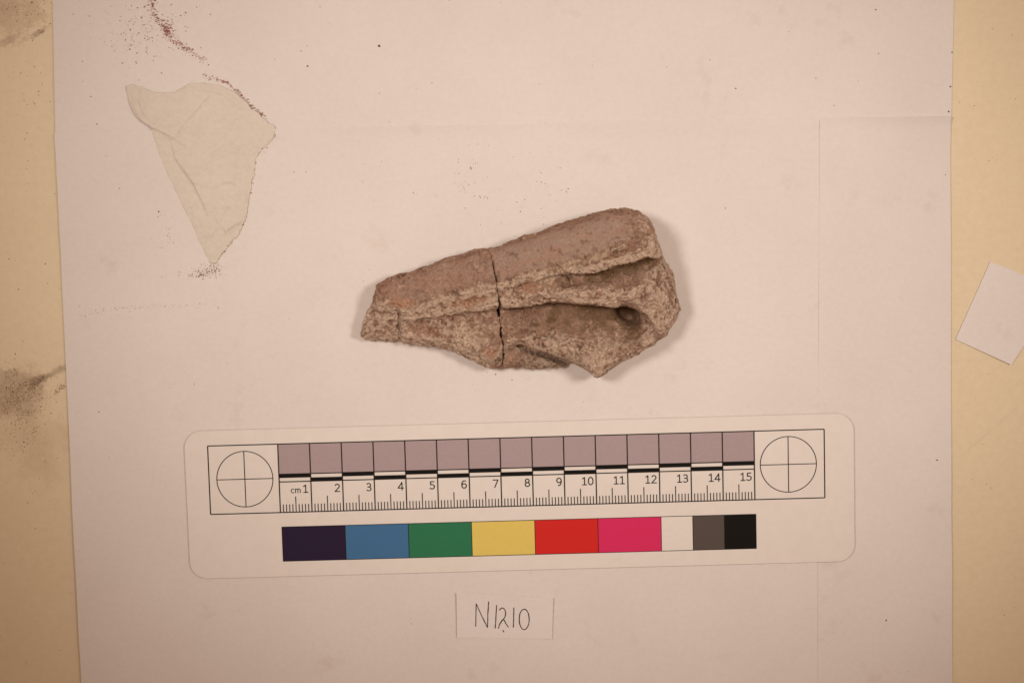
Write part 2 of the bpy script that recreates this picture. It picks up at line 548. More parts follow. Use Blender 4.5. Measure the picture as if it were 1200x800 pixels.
# ------------------------------------------------------------------ torn tissue
TS = NT("tissue")
p = TS.coords()
c = TS.ramp(TS.noise(p, 45, 5, 0.6), [(0.3, (0.825, 0.755, 0.685)), (0.7, (0.875, 0.81, 0.75))])
c = TS.mix(1.0, c, TS.ramp(TS.noise(p, 800, 3), [(0.3, (0.94, 0.94, 0.93)), (0.7, (1, 1, 1))]), 'MULTIPLY')
TS.l(c, TS.b.inputs['Base Color'])
TS.b.inputs['Roughness'].default_value = 0.6
TS.b.inputs['Specular IOR Level'].default_value = 0.25
tr = TS.n('ShaderNodeBsdfTranslucent'); TS.l(c, tr.inputs[0])
mx = TS.n('ShaderNodeMixShader'); mx.inputs[0].default_value = 0.10
TS.l(TS.b.outputs[0], mx.inputs[1]); TS.l(tr.outputs[0], mx.inputs[2]); TS.l(mx.outputs[0], TS.out.inputs[0])
TS.l(TS.bump(TS.noise(p, 170, 5, 0.6), 0.7, 0.0015), TS.b.inputs['Normal'])

tis = [(148, 102), (155, 99), (168, 103), (177, 107), (190, 109), (205, 108), (214, 103), (222, 98), (238, 97), (255, 100), (270, 105), (285, 116),
       (297, 129), (312, 140), (320, 147), (323, 156), (321, 163), (312, 172), (303, 180), (300, 190), (298, 205), (295, 218), (292, 235),
       (288, 255), (283, 270), (272, 284), (260, 298), (254, 307), (247, 309), (240, 296), (225, 263), (210, 232), (195, 200),
       (184, 172), (178, 152), (172, 146), (160, 138), (152, 122)]
def tissue():
    cen = np.array([236, 178.0])
    P = np.array(tis + [tis[0]], float)
    sl = np.hypot(*np.diff(P, axis=0).T); cs = np.concatenate([[0], np.cumsum(sl)])
    n = 320; s = np.linspace(0, cs[-1], n, endpoint=False)
    O = np.stack([np.interp(s, cs, P[:, 0]), np.interp(s, cs, P[:, 1])], 1)
    rgt = sstep(225, 275, O[:, 0])
    O = O + np.stack([fbm([s, s * 0], 9, 3, 61), fbm([s, s * 0 + 50], 9, 3, 62)], 1) * (0.6 + 2.0 * rgt)[:, None]
    m = 70
    t = np.linspace(0, 1, m + 1)[1:]
    G = cen + t[:, None, None] * (O - cen)[None]
    pts = np.concatenate([cen[None], G.reshape(-1, 2)])
    u, v = pts[:, 0], pts[:, 1]
    tt = np.concatenate([[0], np.repeat(t, n)])
    def fold(pl, wl, wr, h):
        """crease along a polyline: long slope on one side, short drop on the other, fading at its ends"""
        best = np.full(len(u), 1e9); sd = np.ones(len(u)); tp = np.zeros(len(u))
        n_ = len(pl) - 1
        for q, ((xa, ya), (xb, yb)) in enumerate(zip(pl[:-1], pl[1:])):
            dx, dy = xb - xa, yb - ya
            tt_ = np.clip(((u - xa) * dx + (v - ya) * dy) / (dx * dx + dy * dy), 0, 1)
            d = np.hypot(u - xa - tt_ * dx, v - ya - tt_ * dy)
            m = d < best
            best = np.where(m, d, best)
            sd = np.where(m, np.sign(dx * (v - ya) - dy * (u - xa)), sd)
            tp = np.where(m, (q + tt_) / n_, tp)
        amp = h * sstep(0, 0.15, tp) * sstep(1, 0.75, tp) * (0.75 + 0.5 * fbm([u, v], 18, 2, 79))
        return amp * np.where(sd > 0, np.exp(-best / wl), np.exp(-best / wr))
    h = 1.0 + fold([(148, 112), (160, 137), (178, 149), (198, 158), (213, 168), (224, 176)], 1.6, 16, 4.2)
    h += fold([(200, 160), (206, 185), (216, 200), (228, 216), (240, 240), (250, 268)], 1.4, 14, 3.4)
    h += fold([(167, 102), (162, 116), (166, 130), (176, 146)], 12, 1.5, 2.6)
    h += fold([(206, 168), (212, 150), (225, 136), (238, 120), (252, 106)], 1.4, 9, 2.4)
    h += fold([(210, 188), (228, 214), (248, 220), (266, 213), (292, 216)], 1.5, 12, 2.6)
    h += fold([(262, 272), (274, 264), (288, 258)], 1.2, 5, 3.0)
    h += fold([(238, 192), (250, 178), (268, 168), (300, 160)], 10, 1.6, 2.0)
    h += fold([(246, 282), (256, 262), (266, 244), (280, 234)], 1.5, 9, 2.0)
    h += fold([(206, 108), (222, 104), (240, 105), (262, 110), (282, 126)], 2.0, 8, 2.2)
    cr = 1 - np.abs(fbm([u, v], 26, 3, 74)) * 3.2
    h += 0.8 * np.clip(cr, 0, 1) ** 2
    h += 1.2 * fbm([u, v], 28, 3, 71) + 0.5 * np.abs(fbm([u, v], 12, 2, 72))
    # strip left of fold f2 lies lower
    h -= 1.0 * sstep(0, 8, (u - np.interp(v, [150, 165, 216, 300], [190, 205, 228, 250])) * -1) * sstep(150, 168, v)
    h = np.maximum(h, 0.15 + 0.25 * np.maximum(0, fbm([u, v], 20, 2, 73)))
    h *= 0.35 + 0.65 * sstep(1.0, 0.9, tt)
    X, Y = px2w(u, v, ZTOP)
    base = np.where(v < 155, ZTOP - 0.0002, ZTOP)
    Z = ZTOP + 0.00008 + paper_wave(X, Y) + h / 3700.0 * 0.85
    F = [(0, 1 + (i + 1) % n, 1 + i) for i in range(n)]
    for k in range(m - 1):
        a = 1 + k * n
        for i in range(n):
            j = (i + 1) % n
            F.append((a + i, a + j, a + n + j, a + n + i))
    F = [tuple(f) for f in F]
    o = mesh_obj("torn_tissue", np.stack([X, Y, Z], 1).tolist(), F, TS.m, smooth=True)
    me = o.data
    bm = bmesh.new(); bm.from_mesh(me); bmesh.ops.recalc_face_normals(bm, faces=bm.faces)
    if sum(f.normal.z for f in bm.faces) < 0: bmesh.ops.reverse_faces(bm, faces=bm.faces)
    bm.to_mesh(me); bm.free()
    md = o.modifiers.new("thickness", 'SOLIDIFY'); md.thickness = 0.00006; md.offset = -1
    return o
tag(tissue(), "crumpled torn triangle of cream tissue paper with red dust on its edge", "tissue")

# ------------------------------------------------------------------ the broken stone
OUT = [(441, 330), (455, 322), (468, 318), (480, 315), (493, 309), (505, 306), (520, 300), (540, 295), (557, 289), (574, 287.5), (580, 288),
       (600, 280), (620, 272), (640, 266), (660, 259), (680, 253), (700, 247.5), (715, 244), (730, 243), (745, 246), (757, 252),
       (765, 261), (770, 274), (773.5, 290), (781, 304), (789, 318), (794.5, 332), (796, 345), (800.5, 357), (798, 368), (789, 379),
       (783, 389), (776, 396), (765, 403), (752, 411), (740, 416), (725, 424), (712, 435), (701, 442.5), (695, 441.5), (690, 434),
       (680, 430), (668, 430.5), (650, 431), (630, 432.5), (610, 430.5), (597, 431), (588, 430), (578, 431), (565, 427), (545, 419), (525, 410),
       (505, 405.5), (480, 401), (460, 401), (440, 400), (425, 398.5), (421, 392), (424, 378), (430, 362), (437, 350), (440, 340)]
CRK = [(573.5, 270), (574.4, 290), (577, 302), (580.6, 320), (582, 332), (586, 344), (588, 358), (589, 366), (591.4, 380), (592.4, 398),
       (593, 410), (595, 420), (592.8, 427), (592, 445)]
HTOP = [(415, 34), (441, 38), (500, 50), (580, 62), (640, 70), (700, 78), (750, 78), (775, 64), (800, 40)]
P3 = [(410, 352), (440, 356), (470, 358), (493, 355), (532, 343), (575, 331), (605, 322), (653, 308), (692, 297), (722, 287), (750, 281), (775, 284), (805, 300)]
P4 = [(410, 358), (440, 360), (470, 363), (493, 361), (532, 350), (575, 341), (605, 330), (653, 318), (694, 317), (735, 303), (756, 297), (780, 300), (805, 315)]
P5 = [(410, 366), (440, 368), (493, 366), (532, 357), (575, 350), (605, 343), (653, 337), (694, 340), (730, 341), (760, 338), (805, 338)]
P6 = [(410, 374), (440, 374), (489, 371.5), (532, 365), (584, 358), (619, 355), (645, 351), (671, 351), (697, 354), (727, 356.5), (744, 358), (756, 366), (766, 378), (805, 378)]
D6 = [(470, 0), (489, 2), (510, 5), (532, 7), (584, 13), (645, 25), (690, 31), (715, 31), (730, 27), (743, 20), (752, 11), (759, 3), (768, 0)]
P9 = [(410, 392), (480, 393), (532, 402), (575, 420), (586, 412), (600, 401), (612, 401.5), (625, 405.5), (650, 414), (668, 421), (682, 428), (691, 434), (697, 438), (712, 429), (740, 412), (770, 396), (805, 385)]
D9 = [(560, 0), (588, 4), (597, 9), (612, 18), (650, 32), (684, 44), (692, 40), (697, 6), (702, 0)]

def height_map(U, V):
    H = interp(HTOP, U)
    def c(pl): return interp(pl, U)
    v3, v4, v5, v6, v9 = c(P3), c(P4), c(P5), c(P6), c(P9)
    wig = 2.2 * fbm([U, V * 0.3], 16, 3, 81)
    v4 = v4 + wig * sstep(600, 690, U); v6 = v6 + 0.9 * wig * sstep(560, 620, U) * sstep(760, 735, U)
    d4 = np.interp(U, [590, 640, 680, 705, 735, 756, 772], [0, 3, 9, 15, 19, 13, 2])
    d6 = interp(D6, U); d9 = interp(D9, U)
    top = np.interp(U, [421, 441, 574, 700, 730, 757, 774, 800], [385, 330, 287, 247, 243, 252, 292, 357])
    mid = top + 0.45 * (v3 - top)
    right = sstep(735, 775, U)
    rows = [
        (top - 6, H * 0.66),
        (top + 7, H * 0.89),
        (mid, H * 1.0),
        (v3 - 3, H * 0.965),
        (v4, H * 0.91 - 1),
        (v4 + 2.5, H * 0.88 - 2 - d4 * 1.2),
        (v4 + 8, H * 0.87 - 3 - d4 * 1.05),
        (v5, H * 0.885 - 2 - d4 * 0.15),
        (v6, H * 0.81 - 3),
        (v6 + 2.0, H * 0.81 - 3 - d6),
        (v6 + 5.0, H * 0.81 - 4 - d6 * 1.1),
        (v6 + 0.45 * (v9 - v6) + 2, H * 0.78 - 4 - d6 * 0.80),
        (v6 + 0.8 * (v9 - v6) + 1, H * 0.75 - 4 - d6 * 0.12),
        (v9, H * 0.63 - 3),
        (v9 + 1.5, H * 0.61 - 4 - d9 * 1.0),
        (v9 + 4.5, H * 0.59 - 5 - d9 * 0.90),
        (v9 + 11, H * 0.55 - 6 - d9 * 0.45),
        (v9 + 40, H * 0.42 - 8 - d9 * 0.2),
    ]
    # monotone cubic through the rows, column by column (rounded ridges, no overshoot)
    xs = [rows[0][0]]
    for r in rows[1:]:
        xs.append(np.maximum(r[0], xs[-1] + 1.0))
    hs = [np.maximum(r[1], 6) for r in rows]
    K = len(xs)
    dl = [(hs[k + 1] - hs[k]) / (xs[k + 1] - xs[k]) for k in range(K - 1)]
    mt = [dl[0]]
    for k in range(1, K - 1):
        p_ = dl[k - 1] * dl[k]
        mt.append(np.where(p_ > 0, 2 * p_ / np.where(p_ > 0, dl[k - 1] + dl[k], 1), 0.0))
    mt.append(dl[-1])
    T = np.where(V <= xs[0], hs[0], hs[-1])
    for k in range(K - 1):
        w_ = xs[k + 1] - xs[k]
        t = np.clip((V - xs[k]) / w_, 0, 1)
        y_ = (2*t**3 - 3*t**2 + 1) * hs[k] + (t**3 - 2*t**2 + t) * w_ * mt[k] + (-2*t**3 + 3*t**2) * hs[k+1] + (t**3 - t**2) * w_ * mt[k+1]
        T = np.where((V > xs[k]) & (V <= xs[k + 1]), y_, T)
    # step at the thin end
    def dent(pl, w, d): return d * np.exp(-(seg_dist(U, V, pl) / w) ** 2)
    lowl = sstep(471, 468, U + 1.2 * fbm([V, U * 0], 10, 2, 3)) * sstep(352, 362, V)
    T = T - 6.0 * lowl
    T = T - dent([(469, 360), (468.5, 380), (470, 398)], 1.8, 5)
    # right end: groove, facets and lumps
    T = T - dent([(756, 372), (763, 383), (770, 394), (776, 401)], 3.5, 9)
    T = T - dent([(772, 322), (780, 330)], 4, 4) - dent([(757, 353), (765, 356)], 4, 4)
    T = T + dent([(776, 352), (786, 362)], 8, 4) + dent([(708, 342), (722, 346), (740, 349)], 5, 3)
    # chips and lumps along the ridges
    T = T - dent([(606, 326), (609, 338)], 5, 5) - dent([(654, 316), (662, 330)], 5, 5) + dent([(628, 328), (645, 325)], 6, 3)
    T = T - dent([(625, 353), (640, 349), (652, 351)], 5, 6) - dent([(668, 309), (673, 314)], 3, 5)
    T = T - dent([(740, 296), (752, 290), (757, 280)], 5, 5) - dent([(720, 292), (728, 291)], 3, 5)
    T = T - dent([(605, 382), (640, 388), (670, 392)], 3, 2.2) - dent([(563, 397), (570, 400)], 4, 3)
    T = T - dent([(608, 401), (614, 401)], 4, 8)
    T = T - dent([(690, 420), (725, 408)], 6, 3)
    # deep hollow at the end of the main crease
    rr = np.hypot((U - 737) / 14.0, (V - 367 - 0.4 * (U - 737)) / 11.0)
    T = T - 40 * np.exp(-rr ** 2.2)
    return np.maximum(T, 5)

def gauss_blur(A, n=1):
    for _ in range(n):
        B = np.pad(A, 1, mode='edge')
        A = (B[:-2, 1:-1] + 2 * B[1:-1, 1:-1] + B[2:, 1:-1]) / 4
        B = np.pad(A, 1, mode='edge')
        A = (B[1:-1, :-2] + 2 * B[1:-1, 1:-1] + B[1:-1, 2:]) / 4
    return A

def surface_nets(F, org, h):
    ins = F < 0
    nx, ny, nz = F.shape
    cnt = np.zeros((nx - 1, ny - 1, nz - 1), np.uint8)
    for dx in (0, 1):
        for dy in (0, 1):
            for dz in (0, 1):
                cnt += ins[dx:nx - 1 + dx, dy:ny - 1 + dy, dz:nz - 1 + dz]
    act = (cnt > 0) & (cnt < 8)
    ci = np.argwhere(act)
    idx = np.full(cnt.shape, -1, np.int64)
    idx[act] = np.arange(len(ci))
    corner = {}
    for dx in (0, 1):
        for dy in (0, 1):
            for dz in (0, 1):
                corner[(dx, dy, dz)] = F[ci[:, 0] + dx, ci[:, 1] + dy, ci[:, 2] + dz]
    acc = np.zeros((len(ci), 3)); num = np.zeros(len(ci))
    ks = list(corner)
    for a in ks:
        for ax in range(3):
            if a[ax] == 0:
                b = list(a); b[ax] = 1; b = tuple(b)
                fa, fb = corner[a], corner[b]
                m = (fa < 0) != (fb < 0)
                t = np.where(m, fa / np.where(m, fa - fb, 1), 0)
                p = np.zeros((len(ci), 3)); p[:] = a
                p[:, ax] = t
                acc += p * m[:, None]; num += m
    V = org + (ci + acc / num[:, None]) * h
    faces = []
    # x edges
    for ax in range(3):
        s = [slice(1, -1)] * 3
        s0 = list(s); s1 = list(s)
        s0[ax] = slice(0, -1); s1[ax] = slice(1, None)
        A = ins[tuple(s0)]; B = ins[tuple(s1)]
        e = np.argwhere(A != B)
        flip = A[tuple(e.T)]
        g = e.copy()
        o1, o2 = [(1, 2), (2, 0), (0, 1)][ax]
        g[:, o1] += 1; g[:, o2] += 1
        def cell(d1, d2):
            q = g.copy(); q[:, o1] += d1; q[:, o2] += d2
            return idx[q[:, 0], q[:, 1], q[:, 2]]
        Q = np.stack([cell(-1, -1), cell(0, -1), cell(0, 0), cell(-1, 0)], 1)
        Q[~flip] = Q[~flip][:, ::-1]
        faces.append(Q)
    return V, np.concatenate(faces)

def stone(name, u0, u1, side):
    h = 0.9
    us = np.arange(u0, u1, h); vs2 = np.arange(236, 452, h); ws_ = np.arange(-2.7, 92, h)
    U, V = np.meshgrid(us, vs2, indexing='ij')
    T = gauss_blur(height_map(U, V), 1)
    d2 = poly_sdf(U, V, OUT) + (1.1 + 1.3 * sstep(740, 770, U)) * fbm([U, V], 11, 3, 91)
    H = interp(HTOP, U)
    edge = np.clip(-d2 / 9.0, 0, 1)
    T = T - H * 0.16 * (1 - edge) ** 2.2
    T = T + 1.1 * fbm([U, V], 22, 3, 92)
    gx, gy = np.gradient(T, h)
    kf = 1 / np.sqrt(1 + gx ** 2 + gy ** 2)
    W = ws_[None, None, :]
    F = (W - T[:, :, None]) * np.maximum(kf, 0.25)[:, :, None]
    bul = 5.0 * np.clip(1 - W / 16.0, 0, 1) ** 2 + 1.2 * (1 + np.sin(W * 0.10 + 0.5))
    lo = sstep(600, 625, U) * sstep(705, 690, U) * sstep(395, 410, V)
    F = np.maximum(F, d2[:, :, None] + bul - 0.6)
    # underside, slightly hollow
    und = 1.2 * np.clip(fbm([U, V], 40, 2, 95), 0, 1)
    F = np.maximum(F, und[:, :, None] - W)
    del bul
    # undercuts: capsules carved out of the body (u, v, w, r)
    if side > 0:
        H0 = lambda u: float(np.interp(u, [p[0] for p in HTOP], [p[1] for p in HTOP]))
        carve = []
        for u in np.arange(596, 742, 3.0):
            v6 = float(np.interp(u, [p[0] for p in P6], [p[1] for p in P6])); d6 = float(np.interp(u, [p[0] for p in D6], [p[1] for p in D6]))
            carve.append((u, v6 - 2.0, H0(u) * 0.81 - 4 - d6 * 0.95, 3.0 + d6 * 0.13))
        carve += [(730, 358, 20, 8), (735, 357, 18, 10), (741, 358, 16, 10), (746, 361, 18, 9)]
        for u in np.arange(628, 690, 4.0):
            v9 = float(np.interp(u, [p[0] for p in P9], [p[1] for p in P9]))
            t = (u - 628) / 62
            carve.append((u, v9 - 1.5 - 2.5 * t, 20 - 3 * t, 4.0 + 4.0 * t))
        for u in np.arange(690, 770, 5.0):
            carve.append((u, np.interp(u, [690, 700, 725, 770], [442, 448, 432, 410]), 5, 9.5))
        for (a, b, c_, r) in carve:
            i0 = max(int((a - r - u0) / h) - 4, 0); i1 = int((a + r - u0) / h) + 5
            j0 = max(int((b - r - 236) / h) - 4, 0); j1 = int((b + r - 236) / h) + 5
            sub = F[i0:i1, j0:j1]
            dist = np.sqrt((us[i0:i1, None, None] - a) ** 2 + (vs2[None, j0:j1, None] - b) ** 2 + (W - c_) ** 2)
            np.maximum(sub, r - dist, out=sub)
    # the break between the two pieces
    cu = np.interp(V, [p[1] for p in CRK], [p[0] for p in CRK]) + 1.3 * fbm([V, V * 0], 9, 3, 97)
    gap = 0.42 + 0.8 * np.exp(-((V - 356) / 12) ** 2) + 0.3 * fbm([V, V * 0 + 9], 14, 2, 98)
    cham = np.clip(1 - (T[:, :, None] - W) / 4.0, 0, 1) ** 2 * 0.9
    crook = 2.5 * np.sin(W * 0.07)
    if side < 0:
        F = np.maximum(F, (U - cu + gap)[:, :, None] + cham + crook - 2.5 * np.sin(60 * 0.07))
    else:
        F = np.maximum(F, (cu - U + gap)[:, :, None] + cham - crook + 2.5 * np.sin(60 * 0.07))
    P, Q = surface_nets(F.astype(np.float32), np.array([us[0], vs2[0], ws_[0]]), h)
    del F
    # ---- relief on the surface
    u, v, w = P.T
    def mk(x, y, z):
        X, Y = px2w(x, y + 2.5, np.interp(x, [420, 590, 800], [0.004, 0.009, 0.010]))
        return np.stack([X, Y, np.maximum(z, 0) / 3730.0], 1)
    me = bpy.data.meshes.new(name)
    me.from_pydata(mk(u, v, w).tolist(), [], Q[:, ::-1].tolist())
    me.update()
    N = np.zeros(len(P) * 3); me.vertices.foreach_get('normal', N); N = N.reshape(-1, 3)
    N[:, 1] *= -1                      # photo v runs down
    pts = [u, v, w]
    ax_ = interp(P3, u)
    topb = np.interp(u, [421, 441, 574, 700, 730, 757, 774, 800], [385, 330, 287, 247, 243, 252, 292, 357])
    slabm = sstep(topb + 0, topb + 7, v + 3 * fbm(pts, 12, 2, 125)) * sstep(ax_ + 1, ax_ - 9, v + 5 * fbm(pts, 14, 2, 126)) * sstep(445, 480, u) * sstep(752, 712, u + 14 * fbm(pts, 14, 2, 127)) * (0.62 + 0.38 * sstep(570, 590, u))
    nb1 = fbm(pts, 13, 3, 121)
    panel = (0.35 * sstep(588, 596, u) + 0.65 * sstep(600, 668, u + 12 * nb1)) * sstep(756, 744, u) * sstep(interp(P6, u) - 1, interp(P6, u) + 3, v) * sstep(404, 362, v + 0.02 * (u - 660) + 10 * nb1 - 16 * sstep(690, 735, u))
    groove = sstep(640, 705, u + 10 * nb1) * sstep(784, 758, u + 8 * nb1) * sstep(interp(P4, u) - 1, interp(P4, u) + 3, v) * sstep(interp(P4, u) + 24, interp(P4, u) + 8, v + 6 * nb1)
    smooth = np.clip(slabm * 0.85 + panel * 0.7 + groove * 0.5, 0, 1)
    panel = np.clip(panel * (1.0 + 1.1 * nb1), 0, 1); groove = np.clip(groove * (1.0 + 1.0 * nb1), 0, 1)
    n1 = fbm(pts, 11, 3, 101); n2 = fbm(pts, 4.2, 2, 103); n3 = vnoise(pts, 2.4, 105)
    rough = (1 - 0.86 * smooth) * (0.55 + 0.45 * sstep(0.15, 0.6, N[:, 2]))
    pits = np.clip(vnoise(pts, 3.6, 107) - 0.25, 0, 1) * 2.6 * (fbm(pts, 18, 2, 108) > -0.25 + 0.5 * smooth)
    n0 = fbm(pts, 24, 2, 99)
    rg = 0.55 + 0.9 * sstep(-0.35, 0.45, fbm(pts, 20, 2, 109))
    disp = 2.0 * n0 * (1 - 0.6 * smooth) + rough * (2.3 * n1 + rg * (1.4 * n2 + 0.9 * n3)) - pits * (0.6 + 0.6 * rough)
    v9_ = interp(P9, u)
    quiet = np.exp(-((v - v9_ - 3) / 6) ** 2) * sstep(596, 610, u) * sstep(696, 688, u)
    quiet = np.maximum(quiet, np.exp(-(np.hypot(u - 738, v - 367) / 13) ** 4))
    disp *= np.clip(w / 4.0, 0, 1) * (1 - 0.8 * quiet)
    P2 = P + N * disp[:, None]
    co = mk(*P2.T)
    co[:, 2] += ZTOP + 0.00010
    me.vertices.foreach_set('co', co.ravel()); me.update()
    me.polygons.foreach_set('use_smooth', np.ones(len(me.polygons), bool))
    # ---- colour of the stone itself
    def C(*c): return np.array(c)
    base = C(0.465, 0.295, 0.222)[None] * (1 + 0.12 * fbm(pts, 30, 3, 111)[:, None])
    grey = C(0.36, 0.268, 0.225); pale = C(0.76, 0.59, 0.475); brown = C(0.165, 0.100, 0.054); orange = C(0.53, 0.30, 0.20)
    red = C(0.35, 0.19, 0.135); dark = C(0.19, 0.11, 0.075)
    def mixc(a, b, m): return a + (b - a) * np.clip(m, 0, 1)[:, None]
    # streaks run along the carved bands
    ss = [(u + -0.3 * v) * 0.25, v + 0.3 * u, w]
    st = fbm(ss, 7, 3, 141)
    col = base
    col = mixc(col, red[None], 0.65 * sstep(-0.05, 0.45, fbm(pts, 15, 3, 113)))
    col = mixc(col, dark[None], 0.95 * sstep(0.08, 0.36, fbm(pts, 6, 3, 117)) * (1 - 0.65 * slabm) * (0.35 + 0.65 * sstep(-0.2, 0.3, fbm(pts, 28, 2, 118))))
    slc = mixc(np.repeat(grey[None], len(u), 0), C(0.375, 0.25, 0.20)[None], sstep(-0.25, 0.35, st + 0.3 * (u < 585)))
    col = mixc(col, slc, slabm * 0.80)
    col = mixc(col, dark[None], slabm * 0.6 * sstep(0.30, 0.52, fbm(pts, 5, 2, 119)))
    pl = np.zeros(len(u))
    for P_, wd, am in ((P4, 8, 0.75), (P5, 9, 0.6), (P6, 7, 0.75), (P9, 10, 0.7)):
        dd = v - interp(P_, u)
        pl = np.maximum(pl, am * np.exp(-((dd + (4 if P_ is P6 or P_ is P4 else 0)) / wd) ** 2))
    pl = np.maximum(pl, 0.55 * sstep(486, 470, u) * sstep(350, 365, v))
    pl = np.maximum(pl, 0.55 * sstep(742, 762, u))
    pl = np.maximum(pl, 0.6 * np.exp(-(((u - 540) / 50) ** 2 + ((v - 390) / 22) ** 2)))
    pl = np.maximum(pl, 0.55 * sstep(600, 625, u) * sstep(380, 392, v + 4 * nb1))
    pl = np.maximum(pl, 0.75 * np.exp(-(((u - 598) / 8) ** 2 + ((v - 335) / 14) ** 2)))
    pl *= 1 - 0.85 * np.maximum(panel, groove)
    pm = sstep(0.05, 0.55, 0.90 * pl - 0.08 - 0.34 * slabm + 0.42 * n2 + 0.30 * n1 + 0.32 * n3)
    col = mixc(col, pale[None], 0.85 * pm)
    col = mixc(col, brown[None], 0.9 * np.maximum(panel, groove) * sstep(-0.55, 0.15, n1 + 0.4 + 0.4 * n2))
    col = mixc(col, brown[None], 0.35 * sstep(600, 612, u) * sstep(404, 412, v) * sstep(688, 676, u))
    for (a, b, ru, rv, sl_) in ((551, 350, 24, 5.5, -0.20), (622, 333, 10, 6, 0), (642, 327, 9, 5, -0.2), (576, 411, 8, 6, 0), (470, 352, 14, 6, 0), (760, 268, 6, 5, 0)):
        q = np.hypot((u - a) / ru, (v - b - sl_ * (u - a)) / rv) + 0.45 * n1 + 0.25 * n2
        col = mixc(col, orange[None], 0.75 * sstep(1.2, 0.7, q))
    for (a, b, ru, rv) in ((643, 325, 8, 6), (722, 288, 9, 4), (700, 297, 12, 4), (668, 305, 10, 4)):
        q = np.hypot((u - a) / ru, (v - b + 0.3 * (u - a)) / rv) + 0.4 * n2
        col = mixc(col, C(0.68, 0.52, 0.39)[None], 0.75 * sstep(1.1, 0.6, q))
    ca = me.color_attributes.new('stone', 'FLOAT_COLOR', 'POINT')
    ca.data.foreach_set('color', np.concatenate([col, smooth[:, None]], 1).ravel())
    me.materials.append(STONE)
    o = bpy.data.objects.new(name, me)
    COL.objects.link(o)
    return o

k = NT("weathered_stone")
at = k.n('ShaderNodeVertexColor'); at.layer_name = 'stone'
p = k.coords()
g1 = k.noise(p, 1300, 4, 0.7)
g2 = k.noise(p, 3200, 2, 0.6)
gsp = k.ramp(k.noise(p, 260, 3, 0.6), [(0.38, (0.25, 0.25, 0.25)), (0.62, (1, 1, 1))])
sp = k.ramp(g1, [(0.36, (0.52, 0.46, 0.42)), (0.46, (0.93, 0.92, 0.91)), (0.54, (1.04, 1.03, 1.02)), (0.64, (1.55, 1.55, 1.52))])
spm = k.mix(gsp, (1, 1, 1), sp)
soft = k.mix(at.outputs['Alpha'], spm, k.mix(0.7, spm, (0.98, 0.97, 0.96)))
c = k.mix(1.0, at.outputs['Color'], soft, 'MULTIPLY')
vor = k.n('ShaderNodeTexVoronoi'); vor.inputs['Scale'].default_value = 900
k.l(p, vor.inputs['Vector'])
gm = k.ramp(vor.outputs['Distance'], [(0.10, (1, 1, 1)), (0.24, (0, 0, 0))])
gs = k.ramp(k.noise(p, 620, 2), [(0.54, (0, 0, 0)), (0.66, (1, 1, 1))])
gmask = k.mix(1.0, gm, gs, 'MULTIPLY')
c = k.mix(k.mix(0.5, (0, 0, 0), gmask), c, (0.66, 0.52, 0.40))
k.l(c, k.b.inputs['Base Color'])
k.b.inputs['Roughness'].default_value = 0.85
k.b.inputs['Specular IOR Level'].default_value = 0.15
rv = k.n('ShaderNodeMath', operation='MULTIPLY_ADD'); k.l(at.outputs['Alpha'], rv.inputs[0]); rv.inputs[1].default_value = -0.75; rv.inputs[2].default_value = 0.95
n = k.bump(g1, 1.0, 0.0014)
k.l(rv.outputs[0], n.node.inputs['Strength'])
n = k.bump(g2, 0.4, 0.0003, n)
k.l(n, k.b.inputs['Normal'])
STONE = k.m

sl = stone("stone_fragment", 412, 606, -1)
tag(sl, "smaller tapering piece of the broken carved stone, with flat orange scar", "stone fragment", "pieces of the broken carved stone")
sr = stone("stone_fragment", 566, 808, 1)
tag(sr, "larger piece of the broken carved stone, with deep dark hollow", "stone fragment", "pieces of the broken carved stone")

